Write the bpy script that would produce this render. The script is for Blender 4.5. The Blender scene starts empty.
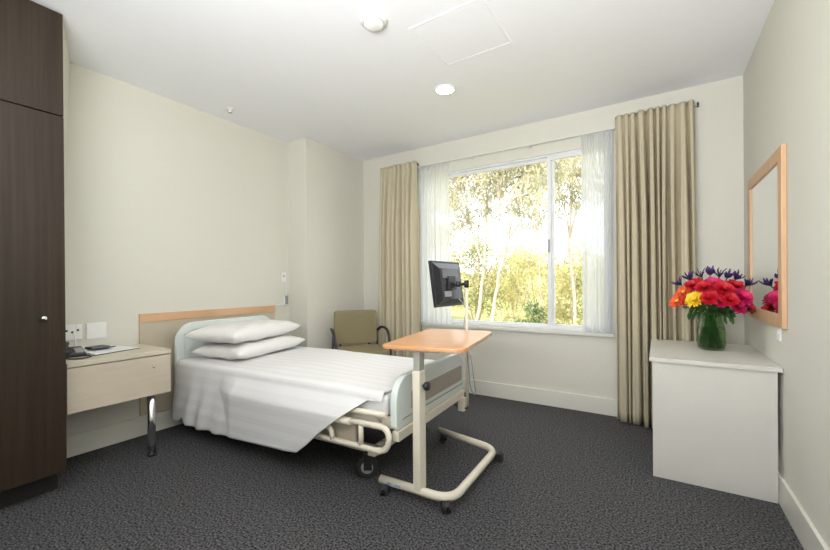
import bpy, bmesh, math, random
from mathutils import Vector, Matrix
random.seed(7)
S = bpy.context.scene
COL = S.collection

# ------------------------------------------------------------------ camera
YAW, ROLL, PITCH, CH, F = 0.56319, -0.00728, -0.00226, 1.17241, 384.35
fw = Vector((-math.sin(YAW)*math.cos(PITCH), math.cos(YAW)*math.cos(PITCH), math.sin(PITCH)))
rt = Vector((math.cos(YAW), math.sin(YAW), 0)); up = rt.cross(fw)
r2 = rt*math.cos(ROLL)+up*math.sin(ROLL); u2 = -rt*math.sin(ROLL)+up*math.cos(ROLL)
cd = bpy.data.cameras.new('camera'); cam = bpy.data.objects.new('camera', cd); COL.objects.link(cam)
M = Matrix.Identity(4)
for i in range(3):
    M[i][0] = r2[i]; M[i][1] = u2[i]; M[i][2] = -fw[i]
M[2][3] = CH
cam.matrix_world = M
cd.sensor_fit = 'HORIZONTAL'; cd.sensor_width = 36; cd.lens = F/830*36
cd.shift_y = 8.25/830; cd.clip_start = 0.02; cd.clip_end = 300
S.camera = cam

# ------------------------------------------------------------------ world, sun, lights, exposure
w = bpy.data.worlds.new('sky'); S.world = w; w.use_nodes = True
bg = w.node_tree.nodes['Background']
bg.inputs[0].default_value = (0.90, 0.95, 1.0, 1); bg.inputs[1].default_value = 2.6
sd = bpy.data.lights.new('sun', 'SUN'); sd.energy = 5.0; sd.angle = 0.01; sd.color = (1, .93, .78)
sun = bpy.data.objects.new('sun', sd); COL.objects.link(sun)
sun.rotation_euler = (math.radians(48), 0, math.radians(-22))
def area(name, loc, size, sizey, power, color, direction, spread=None):
    d = bpy.data.lights.new(name, 'AREA'); d.shape = 'RECTANGLE'; d.size = size; d.size_y = sizey
    d.energy = power; d.color = color
    if spread: d.spread = spread
    o = bpy.data.objects.new(name, d); COL.objects.link(o); o.location = loc
    o.rotation_euler = Vector(direction).to_track_quat('-Z', 'Y').to_euler()
    return o
pt = area('window_portal', (-1.31, 3.97, 1.55), 2.0, 1.75, 1, (1, 1, 1), (0, -1, 0)); pt.data.cycles.is_portal = True
# the photographer's flash, bounced off the ceiling from just behind the camera
area('bounce_flash', (-0.45, -0.55, 1.45), 1.3, 1.3, 138, (.975, .985, 1), (.10, .62, 1))
S.view_settings.view_transform = 'Standard'; S.view_settings.look = 'None'
S.view_settings.exposure = 0.0; S.view_settings.gamma = 1; S.view_settings.use_curve_mapping = False

# ------------------------------------------------------------------ materials
def mat(name, color, rough=.6, metal=0, spec=.5, noise=None, bump=None, coat=0):
    """noise = (scale xyz, second colour, contrast lo, hi); bump = (scale, strength)"""
    m = bpy.data.materials.new(name); m.use_nodes = True
    nt = m.node_tree; b = nt.nodes['Principled BSDF']
    b.inputs['Base Color'].default_value = (*color, 1); b.inputs['Roughness'].default_value = rough
    b.inputs['Metallic'].default_value = metal; b.inputs['Specular IOR Level'].default_value = spec
    b.inputs['Coat Weight'].default_value = coat
    tc = nt.nodes.new('ShaderNodeTexCoord')
    if noise:
        sc, c2, lo, hi = noise
        mp = nt.nodes.new('ShaderNodeMapping'); mp.inputs['Scale'].default_value = sc
        n = nt.nodes.new('ShaderNodeTexNoise'); n.inputs['Scale'].default_value = 1; n.inputs['Detail'].default_value = 4
        r = nt.nodes.new('ShaderNodeValToRGB')
        r.color_ramp.elements[0].position = lo; r.color_ramp.elements[0].color = (*color, 1)
        r.color_ramp.elements[1].position = hi; r.color_ramp.elements[1].color = (*c2, 1)
        nt.links.new(tc.outputs['Object'], mp.inputs[0]); nt.links.new(mp.outputs[0], n.inputs['Vector'])
        nt.links.new(n.outputs['Fac'], r.inputs[0]); nt.links.new(r.outputs[0], b.inputs['Base Color'])
    if bump:
        n2 = nt.nodes.new('ShaderNodeTexNoise'); n2.inputs['Scale'].default_value = bump[0]; n2.inputs['Detail'].default_value = 3
        bp = nt.nodes.new('ShaderNodeBump'); bp.inputs['Strength'].default_value = bump[1]; bp.inputs['Distance'].default_value = .01
        nt.links.new(tc.outputs['Object'], n2.inputs['Vector'])
        nt.links.new(n2.outputs['Fac'], bp.inputs['Height']); nt.links.new(bp.outputs[0], b.inputs['Normal'])
    return m
WALL = mat('cream_wall_paint', (.665, .65, .575), .75, noise=((1.2,)*3, (.68, .665, .59), .3, .7), bump=(180, .05))
CEIL = mat('white_ceiling_paint', (.86, .865, .885), .85, noise=((2,)*3, (.87, .875, .895), .3, .7))
CARPET = mat('charcoal_carpet', (.009, .009, .010), .95, spec=.15, noise=((100, 100, 100), (.175, .172, .18), .36, .72), bump=(260, .35))
SKIRT = mat('skirting_gloss', (.68, .67, .605), .35, noise=((3,)*3, (.69, .68, .615), .4, .6))
DARKWOOD = mat('dark_wood', (.021, .0125, .006), .42, spec=.38, noise=((60, 60, 1.6), (.036, .024, .014), .3, .7), bump=(60, .03))
KICK = mat('kick_black', (.012, .010, .009), .6, noise=((10,)*3, (.016, .013, .012), .4, .6))
CREAM = mat('cream_laminate', (.56, .49, .38), .42, noise=((4, 4, 40), (.59, .52, .41), .3, .7))
CREAMTOP = mat('cream_laminate_top', (.60, .54, .43), .38, noise=((30, 5, 5), (.62, .56, .45), .3, .7))
WHITELAM = mat('off_white_laminate', (.60, .585, .535), .4, noise=((5,)*3, (.615, .60, .55), .4, .6))
OAK = mat('pink_oak', (.60, .36, .20), .4, noise=((40, 3, 3), (.70, .44, .26), .3, .75))
OAKV = mat('pink_oak_upright', (.55, .33, .18), .4, noise=((40, 40, 3), (.66, .42, .24), .3, .75))
BEECH = mat('beech_tabletop', (.60, .29, .125), .28, noise=((2.5, 30, 30), (.68, .35, .165), .3, .75), coat=.15)
TAUPE = mat('taupe_panel', (.50, .44, .33), .55, noise=((8,)*3, (.53, .47, .36), .3, .7))
MINT = mat('pale_mint_plastic', (.69, .75, .715), .35, noise=((5,)*3, (.71, .77, .735), .4, .6))
BAND = mat('footboard_band', (.36, .31, .26), .5, noise=((5, 5, 60), (.40, .35, .29), .3, .7))
BONE = mat('bone_enamel', (.74, .68, .56), .32, noise=((6,)*3, (.76, .70, .58), .4, .6))
CHROME = mat('chrome', (.75, .75, .76), .14, metal=1, noise=((20,)*3, (.78, .78, .79), .4, .6))
STEEL = mat('brushed_steel', (.42, .42, .36), .45, metal=.4, noise=((80, 80, 4), (.5, .5, .46), .3, .7))
BLACK = mat('black_plastic', (.014, .014, .016), .4, noise=((9,)*3, (.02, .02, .023), .3, .7))
GLOSSBLACK = mat('gloss_black_plastic', (.012, .014, .018), .12, noise=((9,)*3, (.016, .018, .023), .3, .7))
RUBBER = mat('black_rubber', (.02, .02, .02), .7, noise=((9,)*3, (.03, .03, .03), .3, .7))
GREY = mat('grey_plastic', (.30, .31, .32), .45, noise=((9,)*3, (.34, .35, .36), .3, .7))
WHITEP = mat('white_plastic', (.82, .82, .80), .35, noise=((9,)*3, (.84, .84, .82), .4, .6))
SHEET = mat('white_sheet', (.76, .76, .765), .9, spec=.2, noise=((6,)*3, (.82, .82, .82), .4, .6), bump=(14, .25))
PILLOW = mat('white_pillowcase', (.77, .755, .735), .9, spec=.2, noise=((6,)*3, (.79, .775, .755), .4, .6), bump=(11, .35))
OLIVE = mat('olive_upholstery', (.20, .165, .085), .75, noise=((120,)*3, (.26, .22, .125), .3, .7), bump=(150, .15))
PAPER = mat('white_paper', (.78, .78, .78), .7, noise=((9,)*3, (.80, .80, .80), .4, .6))
NAVY = mat('dark_navy_cover', (.012, .014, .045), .35, noise=((9,)*3, (.018, .02, .06), .3, .7))
LABELBLUE = mat('blue_sticker', (.25, .33, .45), .5, noise=((30,)*3, (.5, .55, .6), .4, .6))
LEAFG = mat('bouquet_leaf', (.03, .09, .02), .5, noise=((30,)*3, (.06, .15, .04), .3, .7))
PEN = mat('pen_hole_dark', (.03, .03, .03), .6, noise=((9,)*3, (.04, .04, .04), .3, .7))
RED = mat('petal_red', (.50, .006, .018), .5, noise=((60,)*3, (.62, .012, .03), .3, .7))
PINK = mat('petal_magenta', (.55, .006, .09), .5, noise=((60,)*3, (.70, .02, .15), .3, .7))
ORANGE = mat('petal_orange', (.72, .07, .015), .5, noise=((60,)*3, (.85, .14, .04), .3, .7))
YELLOW = mat('petal_yellow', (.85, .52, .015), .5, noise=((60,)*3, (.92, .65, .04), .3, .7))
PURPLE = mat('petal_purple', (.04, .018, .10), .5, noise=((60,)*3, (.09, .04, .22), .3, .7))
GRASS = mat('hillside_grass', (.28, .30, .10), .9, noise=((1.5,)*3, (.42, .40, .16), .3, .7))
BARK = mat('pale_bark', (.62, .52, .42), .8, noise=((5, 5, 1.5), (.40, .30, .22), .5, .75))

def cloth_mat(name, c1, c2, transl, alpha=0, nscale=90):
    m = bpy.data.materials.new(name); m.use_nodes = True; nt = m.node_tree
    nt.nodes.remove(nt.nodes['Principled BSDF']); out = nt.nodes['Material Output']
    tc = nt.nodes.new('ShaderNodeTexCoord'); n = nt.nodes.new('ShaderNodeTexNoise'); n.inputs['Scale'].default_value = nscale
    r = nt.nodes.new('ShaderNodeValToRGB'); r.color_ramp.elements[0].color = (*c1, 1); r.color_ramp.elements[1].color = (*c2, 1)
    nt.links.new(tc.outputs['Object'], n.inputs['Vector']); nt.links.new(n.outputs['Fac'], r.inputs[0])
    d = nt.nodes.new('ShaderNodeBsdfDiffuse'); t = nt.nodes.new('ShaderNodeBsdfTranslucent')
    nt.links.new(r.outputs[0], d.inputs[0]); nt.links.new(r.outputs[0], t.inputs[0])
    mx = nt.nodes.new('ShaderNodeMixShader'); mx.inputs[0].default_value = transl
    nt.links.new(d.outputs[0], mx.inputs[1]); nt.links.new(t.outputs[0], mx.inputs[2])
    last = mx
    if alpha:
        tr = nt.nodes.new('ShaderNodeBsdfTransparent'); m2 = nt.nodes.new('ShaderNodeMixShader'); m2.inputs[0].default_value = alpha
        nt.links.new(mx.outputs[0], m2.inputs[1]); nt.links.new(tr.outputs[0], m2.inputs[2]); last = m2
    nt.links.new(last.outputs[0], out.inputs[0])
    return m
CURTAIN = cloth_mat('khaki_curtain', (.53, .475, .345), (.59, .53, .39), .04)
SHEER = cloth_mat('white_sheer', (.83, .84, .85), (.87, .88, .89), .57, .16)
def leaf_mat(name, a, b):
    m = cloth_mat(name, a, b, .35, nscale=2.6)
    r = [n for n in m.node_tree.nodes if n.type == 'VALTORGB'][0]; r.color_ramp.elements[0].position = .38; r.color_ramp.elements[1].position = .62
    return m
LEAFY = leaf_mat('yellow_green_leaves', (.48, .45, .20), (.86, .80, .50))
LEAFO = leaf_mat('olive_leaves', (.30, .33, .15), (.66, .63, .36))
LEAFD = leaf_mat('dark_green_leaves', (.14, .20, .10), (.22, .30, .14))
LEAFE = leaf_mat('eucalypt_leaves', (.34, .34, .24), (.68, .62, .42))

def blanket_mat():
    m = mat('striped_white_blanket', (.80, .80, .80), .95, spec=.1)
    nt = m.node_tree; b = nt.nodes['Principled BSDF']
    uv = nt.nodes.new('ShaderNodeUVMap'); sx = nt.nodes.new('ShaderNodeSeparateXYZ')
    nt.links.new(uv.outputs[0], sx.inputs[0])
    mu = nt.nodes.new('ShaderNodeMath'); mu.operation = 'MULTIPLY'; mu.inputs[1].default_value = 2*math.pi/.085
    si = nt.nodes.new('ShaderNodeMath'); si.operation = 'SINE'
    nt.links.new(sx.outputs[1], mu.inputs[0]); nt.links.new(mu.outputs[0], si.inputs[0])
    mr = nt.nodes.new('ShaderNodeMapRange'); mr.inputs[1].default_value = -.3; mr.inputs[2].default_value = .3
    nt.links.new(si.outputs[0], mr.inputs[0])
    mx = nt.nodes.new('ShaderNodeMix'); mx.data_type = 'RGBA'
    mx.inputs[6].default_value = (.725, .72, .715, 1); mx.inputs[7].default_value = (.755, .755, .76, 1)
    nt.links.new(mr.outputs[0], mx.inputs[0]); nt.links.new(mx.outputs[2], b.inputs['Base Color'])
    bp = nt.nodes.new('ShaderNodeBump'); bp.inputs['Strength'].default_value = .2; bp.inputs['Distance'].default_value = .002
    nt.links.new(mr.outputs[0], bp.inputs['Height']); nt.links.new(bp.outputs[0], b.inputs['Normal'])
    return m
BLANKET = blanket_mat()
def glass_mat(name, refl, tint=(1, 1, 1)):
    m = bpy.data.materials.new(name); m.use_nodes = True; nt = m.node_tree
    nt.nodes.remove(nt.nodes['Principled BSDF']); out = nt.nodes['Material Output']
    t = nt.nodes.new('ShaderNodeBsdfTransparent'); t.inputs[0].default_value = (*tint, 1)
    g = nt.nodes.new('ShaderNodeBsdfGlossy'); g.inputs['Roughness'].default_value = .02
    lw = nt.nodes.new('ShaderNodeLayerWeight'); lw.inputs[0].default_value = .25
    f = nt.nodes.new('ShaderNodeMath'); f.operation = 'MULTIPLY'; f.inputs[1].default_value = refl; nt.links.new(lw.outputs['Facing'], f.inputs[0])
    x = nt.nodes.new('ShaderNodeMixShader')
    nt.links.new(f.outputs[0], x.inputs[0]); nt.links.new(t.outputs[0], x.inputs[1]); nt.links.new(g.outputs[0], x.inputs[2])
    nt.links.new(x.outputs[0], out.inputs[0]); return m
PANE = glass_mat('window_glass', .10)
def realglass(name, col, ior=1.45):
    m = bpy.data.materials.new(name); m.use_nodes = True; b = m.node_tree.nodes['Principled BSDF']
    b.inputs['Base Color'].default_value = (*col, 1); b.inputs['Transmission Weight'].default_value = 1
    b.inputs['Roughness'].default_value = .02; b.inputs['IOR'].default_value = ior; return m
VASEG = glass_mat('vase_glass', .35, (.74, .84, .70))
WATER = realglass('water', (.75, .9, .72), 1.33)
MIRROR = mat('mirror_silver', (.90, .92, .90), .01, metal=1)
def emis(name, col, s):
    m = bpy.data.materials.new(name); m.use_nodes = True; b = m.node_tree.nodes['Principled BSDF']
    b.inputs['Base Color'].default_value = (.8, .8, .8, 1)
    b.inputs['Emission Color'].default_value = (*col, 1); b.inputs['Emission Strength'].default_value = s; return m
LAMP = emis('lit_diffuser', (1, .96, .84), 9)

# ------------------------------------------------------------------ mesh helpers
def frame_of(d):
    d = d.normalized(); a = Vector((0, 0, 1)) if abs(d.z) < .9 else Vector((1, 0, 0))
    x = d.cross(a).normalized(); return x, d.cross(x).normalized()
class MB:
    def __init__(s): s.bm = bmesh.new()
    def box(s, x0, x1, y0, y1, z0, z1, mtx=None, bev=0):
        b = bmesh.new(); bmesh.ops.create_cube(b, size=1)
        for v in b.verts: v.co = Vector(((x0+x1)/2+v.co.x*(x1-x0), (y0+y1)/2+v.co.y*(y1-y0), (z0+z1)/2+v.co.z*(z1-z0)))
        if bev: bmesh.ops.bevel(b, geom=b.edges[:], offset=bev, segments=2, profile=.7, affect='EDGES')
        s.add(b, mtx); return s
    def add(s, b, mtx=None):
        if mtx is not None: b.transform(mtx)
        me = bpy.data.meshes.new('t'); b.to_mesh(me); b.free(); s.bm.from_mesh(me); bpy.data.meshes.remove(me)
    def tube(s, pts, r, n=12, smooth_steps=0, flat=1.0):
        pts = [Vector(p) for p in pts]
        if smooth_steps: pts = fillet(pts, smooth_steps)
        rings = []; x = None
        for i, p in enumerate(pts):
            d = (pts[min(i+1, len(pts)-1)]-pts[max(i-1, 0)])
            if x is None: x, y = frame_of(d)
            else:
                dn = d.normalized(); x = (x-dn*x.dot(dn)).normalized(); y = dn.cross(x)
            rr = r[i] if isinstance(r, (list, tuple)) else r
            rings.append([s.bm.verts.new(p+(x*math.cos(2*math.pi*k/n)+y*flat*math.sin(2*math.pi*k/n))*rr) for k in range(n)])
        for a, b in zip(rings, rings[1:]):
            for k in range(n):
                f = s.bm.faces.new((a[k], a[(k+1) % n], b[(k+1) % n], b[k])); f.smooth = True
        s.bm.faces.new(rings[0][::-1]); s.bm.faces.new(rings[-1]); return s
    def lathe(s, prof, c=(0, 0, 0), n=32, mtx=None, squash=1):
        b = bmesh.new(); rings = []
        for r, z in prof:
            rings.append([b.verts.new((r*math.cos(2*math.pi*k/n), r*squash*math.sin(2*math.pi*k/n), z)) for k in range(n)])
        for a, q in zip(rings, rings[1:]):
            for k in range(n):
                f = b.faces.new((a[k], a[(k+1) % n], q[(k+1) % n], q[k])); f.smooth = True
        if prof[0][0] > 1e-5: b.faces.new(rings[0][::-1])
        if prof[-1][0] > 1e-5: b.faces.new(rings[-1])
        bmesh.ops.remove_doubles(b, verts=b.verts[:], dist=1e-6)
        T = Matrix.Translation(Vector(c))
        s.add(b, T @ mtx if mtx is not None else T); return s
    def prism(s, poly, lo, hi, axis=2, bev=0, mtx=None):
        """poly in the plane perpendicular to axis, extruded lo..hi"""
        b = bmesh.new()
        def P(u, v, w_): return {2: (u, v, w_), 1: (u, w_, v), 0: (w_, u, v)}[axis]
        A = [b.verts.new(P(u, v, lo)) for u, v in poly]; B = [b.verts.new(P(u, v, hi)) for u, v in poly]
        b.faces.new(A); b.faces.new(B[::-1]); n = len(poly)
        for i in range(n): b.faces.new((A[i], A[(i+1) % n], B[(i+1) % n], B[i]))
        bmesh.ops.recalc_face_normals(b, faces=b.faces[:])
        if bev:
            es = [e for e in b.edges if len(e.link_faces) == 2 and (e.link_faces[0].normal.angle(e.link_faces[1].normal) > .8)]
            bmesh.ops.bevel(b, geom=es, offset=bev, segments=2, profile=.7, affect='EDGES')
        s.add(b, mtx); return s
    def grid(s, fn, nu, nv, uvfn=None, closeu=False):
        V = [[s.bm.verts.new(fn(i/nu, j/nv)) for j in range(nv+1)] for i in range(nu+1)]
        uvl = s.bm.loops.layers.uv.verify() if uvfn else None
        for i in range(nu):
            for j in range(nv):
                f = s.bm.faces.new((V[i][j], V[i+1][j], V[i+1][j+1], V[i][j+1])); f.smooth = True
                if uvl:
                    for lp, (a, b) in zip(f.loops, ((i, j), (i+1, j), (i+1, j+1), (i, j+1))): lp[uvl].uv = uvfn(a/nu, b/nv)
        return s
    def build(s, name, m, parent=None, recalc=True):
        if recalc: bmesh.ops.recalc_face_normals(s.bm, faces=s.bm.faces[:])
        me = bpy.data.meshes.new(name); s.bm.to_mesh(me); s.bm.free(); me.materials.append(m)
        o = bpy.data.objects.new(name, me); COL.objects.link(o)
        if parent is not None: o.parent = parent
        return o
def fillet(pts, n=6, k=.5):
    """round the inner corners of a polyline with quadratic arcs of radius-like length min(.06, half segment)"""
    out = [pts[0]]
    for i in range(1, len(pts)-1):
        a, b, c = pts[i-1], pts[i], pts[i+1]
        ra = min(FR[0], (a-b).length*.5); rc = min(FR[0], (c-b).length*.5)
        p, q = b+(a-b).normalized()*ra, b+(c-b).normalized()*rc
        for t in range(n+1):
            t /= n; out.append(p*(1-t)**2+b*2*t*(1-t)+q*t*t)
    out.append(pts[-1]); return out
FR = [.06]
def rrect(x0, x1, y0, y1, r, n=8):
    """r = radius or four radii (x0y0, x1y0, x1y1, x0y1)"""
    R = r if isinstance(r, (list, tuple)) else (r,)*4; out = []
    for (cx, cy, a, rr) in ((x0+R[0], y0+R[0], 180, R[0]), (x1-R[1], y0+R[1], 270, R[1]), (x1-R[2], y1-R[2], 0, R[2]), (x0+R[3], y1-R[3], 90, R[3])):
        m = n if rr > .003 else 0
        for k in range(m+1):
            t = math.radians(a+90*k/max(m, 1)); out.append((cx+rr*math.cos(t), cy+rr*math.sin(t)))
    return out
def tag(o, label=None, cat=None, group=None, kind=None):
    if label: o['label'] = label
    if cat: o['category'] = cat
    if group: o['group'] = group
    if kind: o['kind'] = kind
    return o
def empty(name, loc=(0, 0, 0), rz=0):
    o = bpy.data.objects.new(name, None); COL.objects.link(o); o.location = loc; o.rotation_euler[2] = rz
    o.empty_display_size = .1; return o
def copy_tree(o, parent=None):
    c = o.copy(); COL.objects.link(c); c.parent = parent if parent is not None else o.parent
    for ch in [q for q in bpy.data.objects if q.parent == o]: copy_tree(ch, c)
    return c
def struct(name, mb, m): return tag(mb.build(name, m), kind='structure')

# ------------------------------------------------------------------ the room
XR, YB, XL, XC, YC, H = .547, 3.742, -3.399, -3.116, 2.81, 2.7
YF = -1.7
T = .22
struct('floor', MB().box(XL-T, XR+T, YF-T, YB+T, -.15, 0), CARPET)
struct('ceiling', MB().box(XL-T, XR+T, YF-T, YB+T, H, H+.25), CEIL)
struct('wall_left', MB().box(XL-T, XL, YF-T, YB+T, 0, H), WALL)
struct('wall_column', MB().box(XL, XC, YC, YB, 0, H), WALL)
struct('wall_right', MB().box(XR, XR+T, YF-T, YB+T, 0, H), WALL)
struct('wall_front', MB().box(XL, XR, YF-T, YF, 0, H), WALL)
WX0, WX1, WZ0, WZ1 = -2.285, -.335, .715, 2.385
bw = MB()
bw.box(XL, WX0, YB, YB+T, 0, H); bw.box(WX1, XR, YB, YB+T, 0, H)
bw.box(WX0, WX1, YB, YB+T, 0, WZ0); bw.box(WX0, WX1, YB, YB+T, WZ1, H)
struct('wall_back', bw, WALL)
# small return where the left wall meets the wardrobe end
nib = MB(); b = bmesh.new()
lo = [(XL, .779, .718), (-2.95, .779, .718), (XL, .875, .718)]; hi = [(XL, .779, H), (-2.835, .779, H), (XL, .975, H)]
A = [b.verts.new(v) for v in lo]; B = [b.verts.new(v) for v in hi]
b.faces.new(A); b.faces.new(B)
for i in range(3): b.faces.new((A[i], A[(i+1) % 3], B[(i+1) % 3], B[i]))
nib.add(b); nb = struct('wall_return', nib, WALL)
def skirt(name, x0, x1, y0, y1): struct(name, MB().box(x0, x1, y0, y1, 0, .147, bev=.004), SKIRT)
skirt('baseboard_left', XL, XL+.016, .92, YC)
skirt('baseboard_column', XL, XC+.016, YC-.016, YC)
skirt('baseboard_column_side', XC, XC+.016, YC, YB)
skirt('baseboard_back', XC+.016, XR, YB-.016, YB)
skirt('baseboard_right', XR-.016, XR, YF, YB-.016)
# window
def fr(mb, x0, x1, z0, z1, w_, y0, y1):
    mb.box(x0, x0+w_, y0, y1, z0, z1); mb.box(x1-w_, x1, y0, y1, z0, z1)
    mb.box(x0+w_, x1-w_, y0, y1, z0, z0+w_); mb.box(x0+w_, x1-w_, y0, y1, z1-w_, z1)
ALU = mat('white_powder_coat', (.74, .75, .76), .4, noise=((9,)*3, (.76, .77, .78), .4, .6))
win = empty('window_1', (0, 0, 0)); tag(win, kind='structure')
q = MB(); fr(q, WX0, WX1, WZ0, WZ1, .028, YB+.02, YB+.09); q.build('window_frame', ALU, win)
q = MB(); fr(q, WX0+.028, -.830, WZ0+.018, WZ1-.028, .030, YB+.058, YB+.085); q.build('fixed_sash', ALU, win)
q = MB(); fr(q, -.885, WX1-.028, WZ0+.018, WZ1-.028, .034, YB+.024, YB+.056); sl = q.build('sliding_sash', ALU, win)
MB().box(WX0+.056, -.858, YB+.069, YB+.074, WZ0+.046, WZ1-.056).build('window_pane', PANE, win)
MB().box(-.853, WX1-.06, YB+.038, YB+.043, WZ0+.05, WZ1-.06).build('window_pane', PANE, win)
MB().box(-.878, -.860, YB+.012, YB+.024, 1.45, 1.57, bev=.004).build('latch', GREY, win)
struct('trim_1', MB().box(-2.30, -.32, YB-.03, YB+.02, .685, .715, bev=.004), SKIRT)
struct('trim_2', MB().box(WX0, WX1, YB+.0, YB+.02, WZ1-.012, WZ1), SKIRT)

# ------------------------------------------------------------------ outside
def at(px, y, z):
    """a point seen through the window in direction px (pixel column) at depth y"""
    a = math.atan((px-415)/F)-YAW
    return Vector((math.tan(a)*y, y, z))
g = MB()
def hill(x, y): return -2.2+max(0, y-7)*.13+.25*math.sin(x*.5)+.2*math.sin(y*.7+x*.3)
g.grid(lambda u, v: Vector((-28+46*u, 5+37*v, hill(-28+46*u, 5+37*v))), 50, 40)
tag(g.build('hillside', GRASS), kind='structure')
def leaves_into(bm, centers, n, rad, L, W_, droop, rnd):
    wts = [q_[1]**2 for q_ in centers]
    for k in range(n):
        c, cr = rnd.choices(centers, wts)[0]
        while True:
            p = Vector((rnd.uniform(-1, 1), rnd.uniform(-1, 1), rnd.uniform(-1, 1)))
            if p.length < 1: break
        p = c+Vector((p.x*cr, p.y*cr, p.z*cr*.75))
        d = Vector((rnd.gauss(0, 1), rnd.gauss(0, 1), rnd.gauss(0, 1)-droop)).normalized()
        s_ = d.cross(Vector((rnd.gauss(0, 1), rnd.gauss(0, 1), rnd.gauss(0, 1)))).normalized()
        l = L*rnd.uniform(.6, 1.2); w2 = W_*rnd.uniform(.7, 1.2)
        a = bm.verts.new(p); b_ = bm.verts.new(p+d*l*.45+s_*w2/2); c_ = bm.verts.new(p+d*l); e = bm.verts.new(p+d*l*.45-s_*w2/2)
        bm.faces.new((a, b_, c_, e))
def eucalypt(name, base, trunks, crowns, nleaf, lm, label, seed, L=.17, W_=.045, droop=1.4):
    rnd = random.Random(seed); root = empty(name, base)
    t = MB()
    for pts, r in trunks:
        pp = [Vector(p)-base for p in pts]
        sm = []
        for i in range(len(pp)-1):
            for k in range(4):
                f = k/4; sm.append(pp[i].lerp(pp[i+1], f)+Vector((rnd.uniform(-.03, .03), rnd.uniform(-.03, .03), 0)))
        sm.append(pp[-1]); n = len(sm)
        t.tube(sm, [r*.6*(1-.75*i/(n-1)) for i in range(n)], 8)
    for c, cr in crowns:   # twigs that carry the leaf clumps
        c = Vector(c)-base; src = min((Vector(p)-base for pts, r in trunks for p in pts), key=lambda q_: (q_-c-Vector((0, 0, -.5))).length)
        t.tube([src, src.lerp(c, .5)+Vector((0, 0, .12)), c], [.03, .018, .006], 6)
    t.build('trunk', BARK, root)
    f = MB(); leaves_into(f.bm, [(Vector(c)-base, cr*1.95) for c, cr in crowns], int(nleaf*1.6), 0, L, W_, droop, rnd)
    f.build('foliage', lm, root, recalc=False)
    tag(root, label, 'tree'); return root
def crown(cx, y, z, sx, sz, n, r, seed, sy=1.2):
    rnd = random.Random(seed)
    return [((cx+rnd.uniform(-sx, sx), y+rnd.uniform(-sy, sy), z+rnd.uniform(-sz, sz)), r*rnd.uniform(.7, 1.2)) for _ in range(n)]
def zat(px, py, y):
    a = math.atan((px-415)/F)-YAW; x = math.tan(a)*y; d = -x*math.sin(YAW)+y*math.cos(YAW)
    return Vector((x, y, CH+(283-py)/F*d))
b1 = zat(474, 345, 9.0); b1.z = hill(b1.x, 9)
eucalypt('gum_tree', b1, [([b1, zat(476, 325, 9), zat(484, 270, 9), zat(487, 215, 9), zat(478, 170, 9), zat(470, 120, 9)], .085),
    ([zat(484, 270, 9), zat(470, 225, 9), zat(461, 190, 9)], .04)],
    [(zat(470+dx, 186+dy, 9+dz), r) for dx, dy, dz, r in ((-14, -5, 0, .34), (5, -12, .3, .36), (-5, 18, -.3, .26), (-22, 14, .2, .24), (14, -22, 0, .36), (-12, -34, .3, .45), (20, 4, .4, .25), (-4, 38, 0, .2), (-18, 42, 0, .17), (22, 26, 0, .18), (-30, -20, 0, .4))],
    2600, LEAFE, 'slender gum tree with bare forked trunk seen through the left of the window', 3, .15, .04)
b2 = zat(486, 350, 8.0); b2.z = hill(b2.x, 8)
eucalypt('gum_tree', b2, [([b2, zat(490, 325, 8), zat(500, 275, 8), zat(508, 240, 8), zat(522, 195, 8), zat(530, 140, 8)], .075),
    ([zat(508, 240, 8), zat(500, 200, 8), zat(498, 160, 8)], .04)],
    [(zat(515+dx, 180+dy, 8+dz), r) for dx, dy, dz, r in ((-10, -6, 0, .3), (12, -14, .3, .36), (22, 10, -.3, .24), (-22, 8, .2, .2), (4, 24, 0, .2), (-2, -30, .3, .45), (30, -8, .4, .3), (18, 40, 0, .17), (-20, -20, 0, .34))],
    2300, LEAFE, 'leaning pale-trunked gum tree seen in the middle of the large pane', 5, .15, .04)
b3 = zat(572, 350, 10); b3.z = hill(b3.x, 10)
eucalypt('gum_tree', b3, [([b3, zat(574, 300, 10), zat(570, 240, 10), zat(574, 180, 10), zat(578, 130, 10)], .08)],
    [(zat(570+dx, 175+dy, 10+dz), r) for dx, dy, dz, r in ((-8, -6, 0, .4), (10, -20, .3, .45), (2, 12, -.3, .3), (-6, 30, 0, .25), (14, 18, 0, .3), (28, -4, 0, .5), (-18, -28, 0, .4))],
    1700, LEAFE, 'gum tree seen through the narrow right window pane', 8, .15, .045)
b4 = zat(545, 350, 13); b4.z = hill(b4.x, 13)
eucalypt('gum_tree', b4, [([b4, zat(541, 300, 13), zat(538, 240, 13), zat(536, 170, 13), zat(540, 130, 13)], .07)],
    [(zat(538+dx, 165+dy, 13+dz), r) for dx, dy, dz, r in ((-14, -6, 0, .6), (10, -20, .3, .7), (6, 14, -.3, .4), (-6, 40, 0, .35), (-26, -18, 0, .6))],
    2000, LEAFY, 'distant gum tree with pale yellow crown beside the window mullion', 9, .17, .05)
b5 = zat(418, 350, 11); b5.z = hill(b5.x, 11)
eucalypt('gum_tree', b5, [([b5, zat(420, 290, 11), zat(424, 220, 11), zat(428, 150, 11)], .09)],
    [(zat(430+dx, 180+dy, 11+dz), r) for dx, dy, dz, r in ((-8, -6, 0, .5), (14, -14, .3, .5), (2, 16, -.3, .4), (-16, 30, 0, .4), (16, 26, 0, .25))],
    1600, LEAFO, 'gum tree half hidden behind the left sheer curtain', 10, .15, .045)
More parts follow.
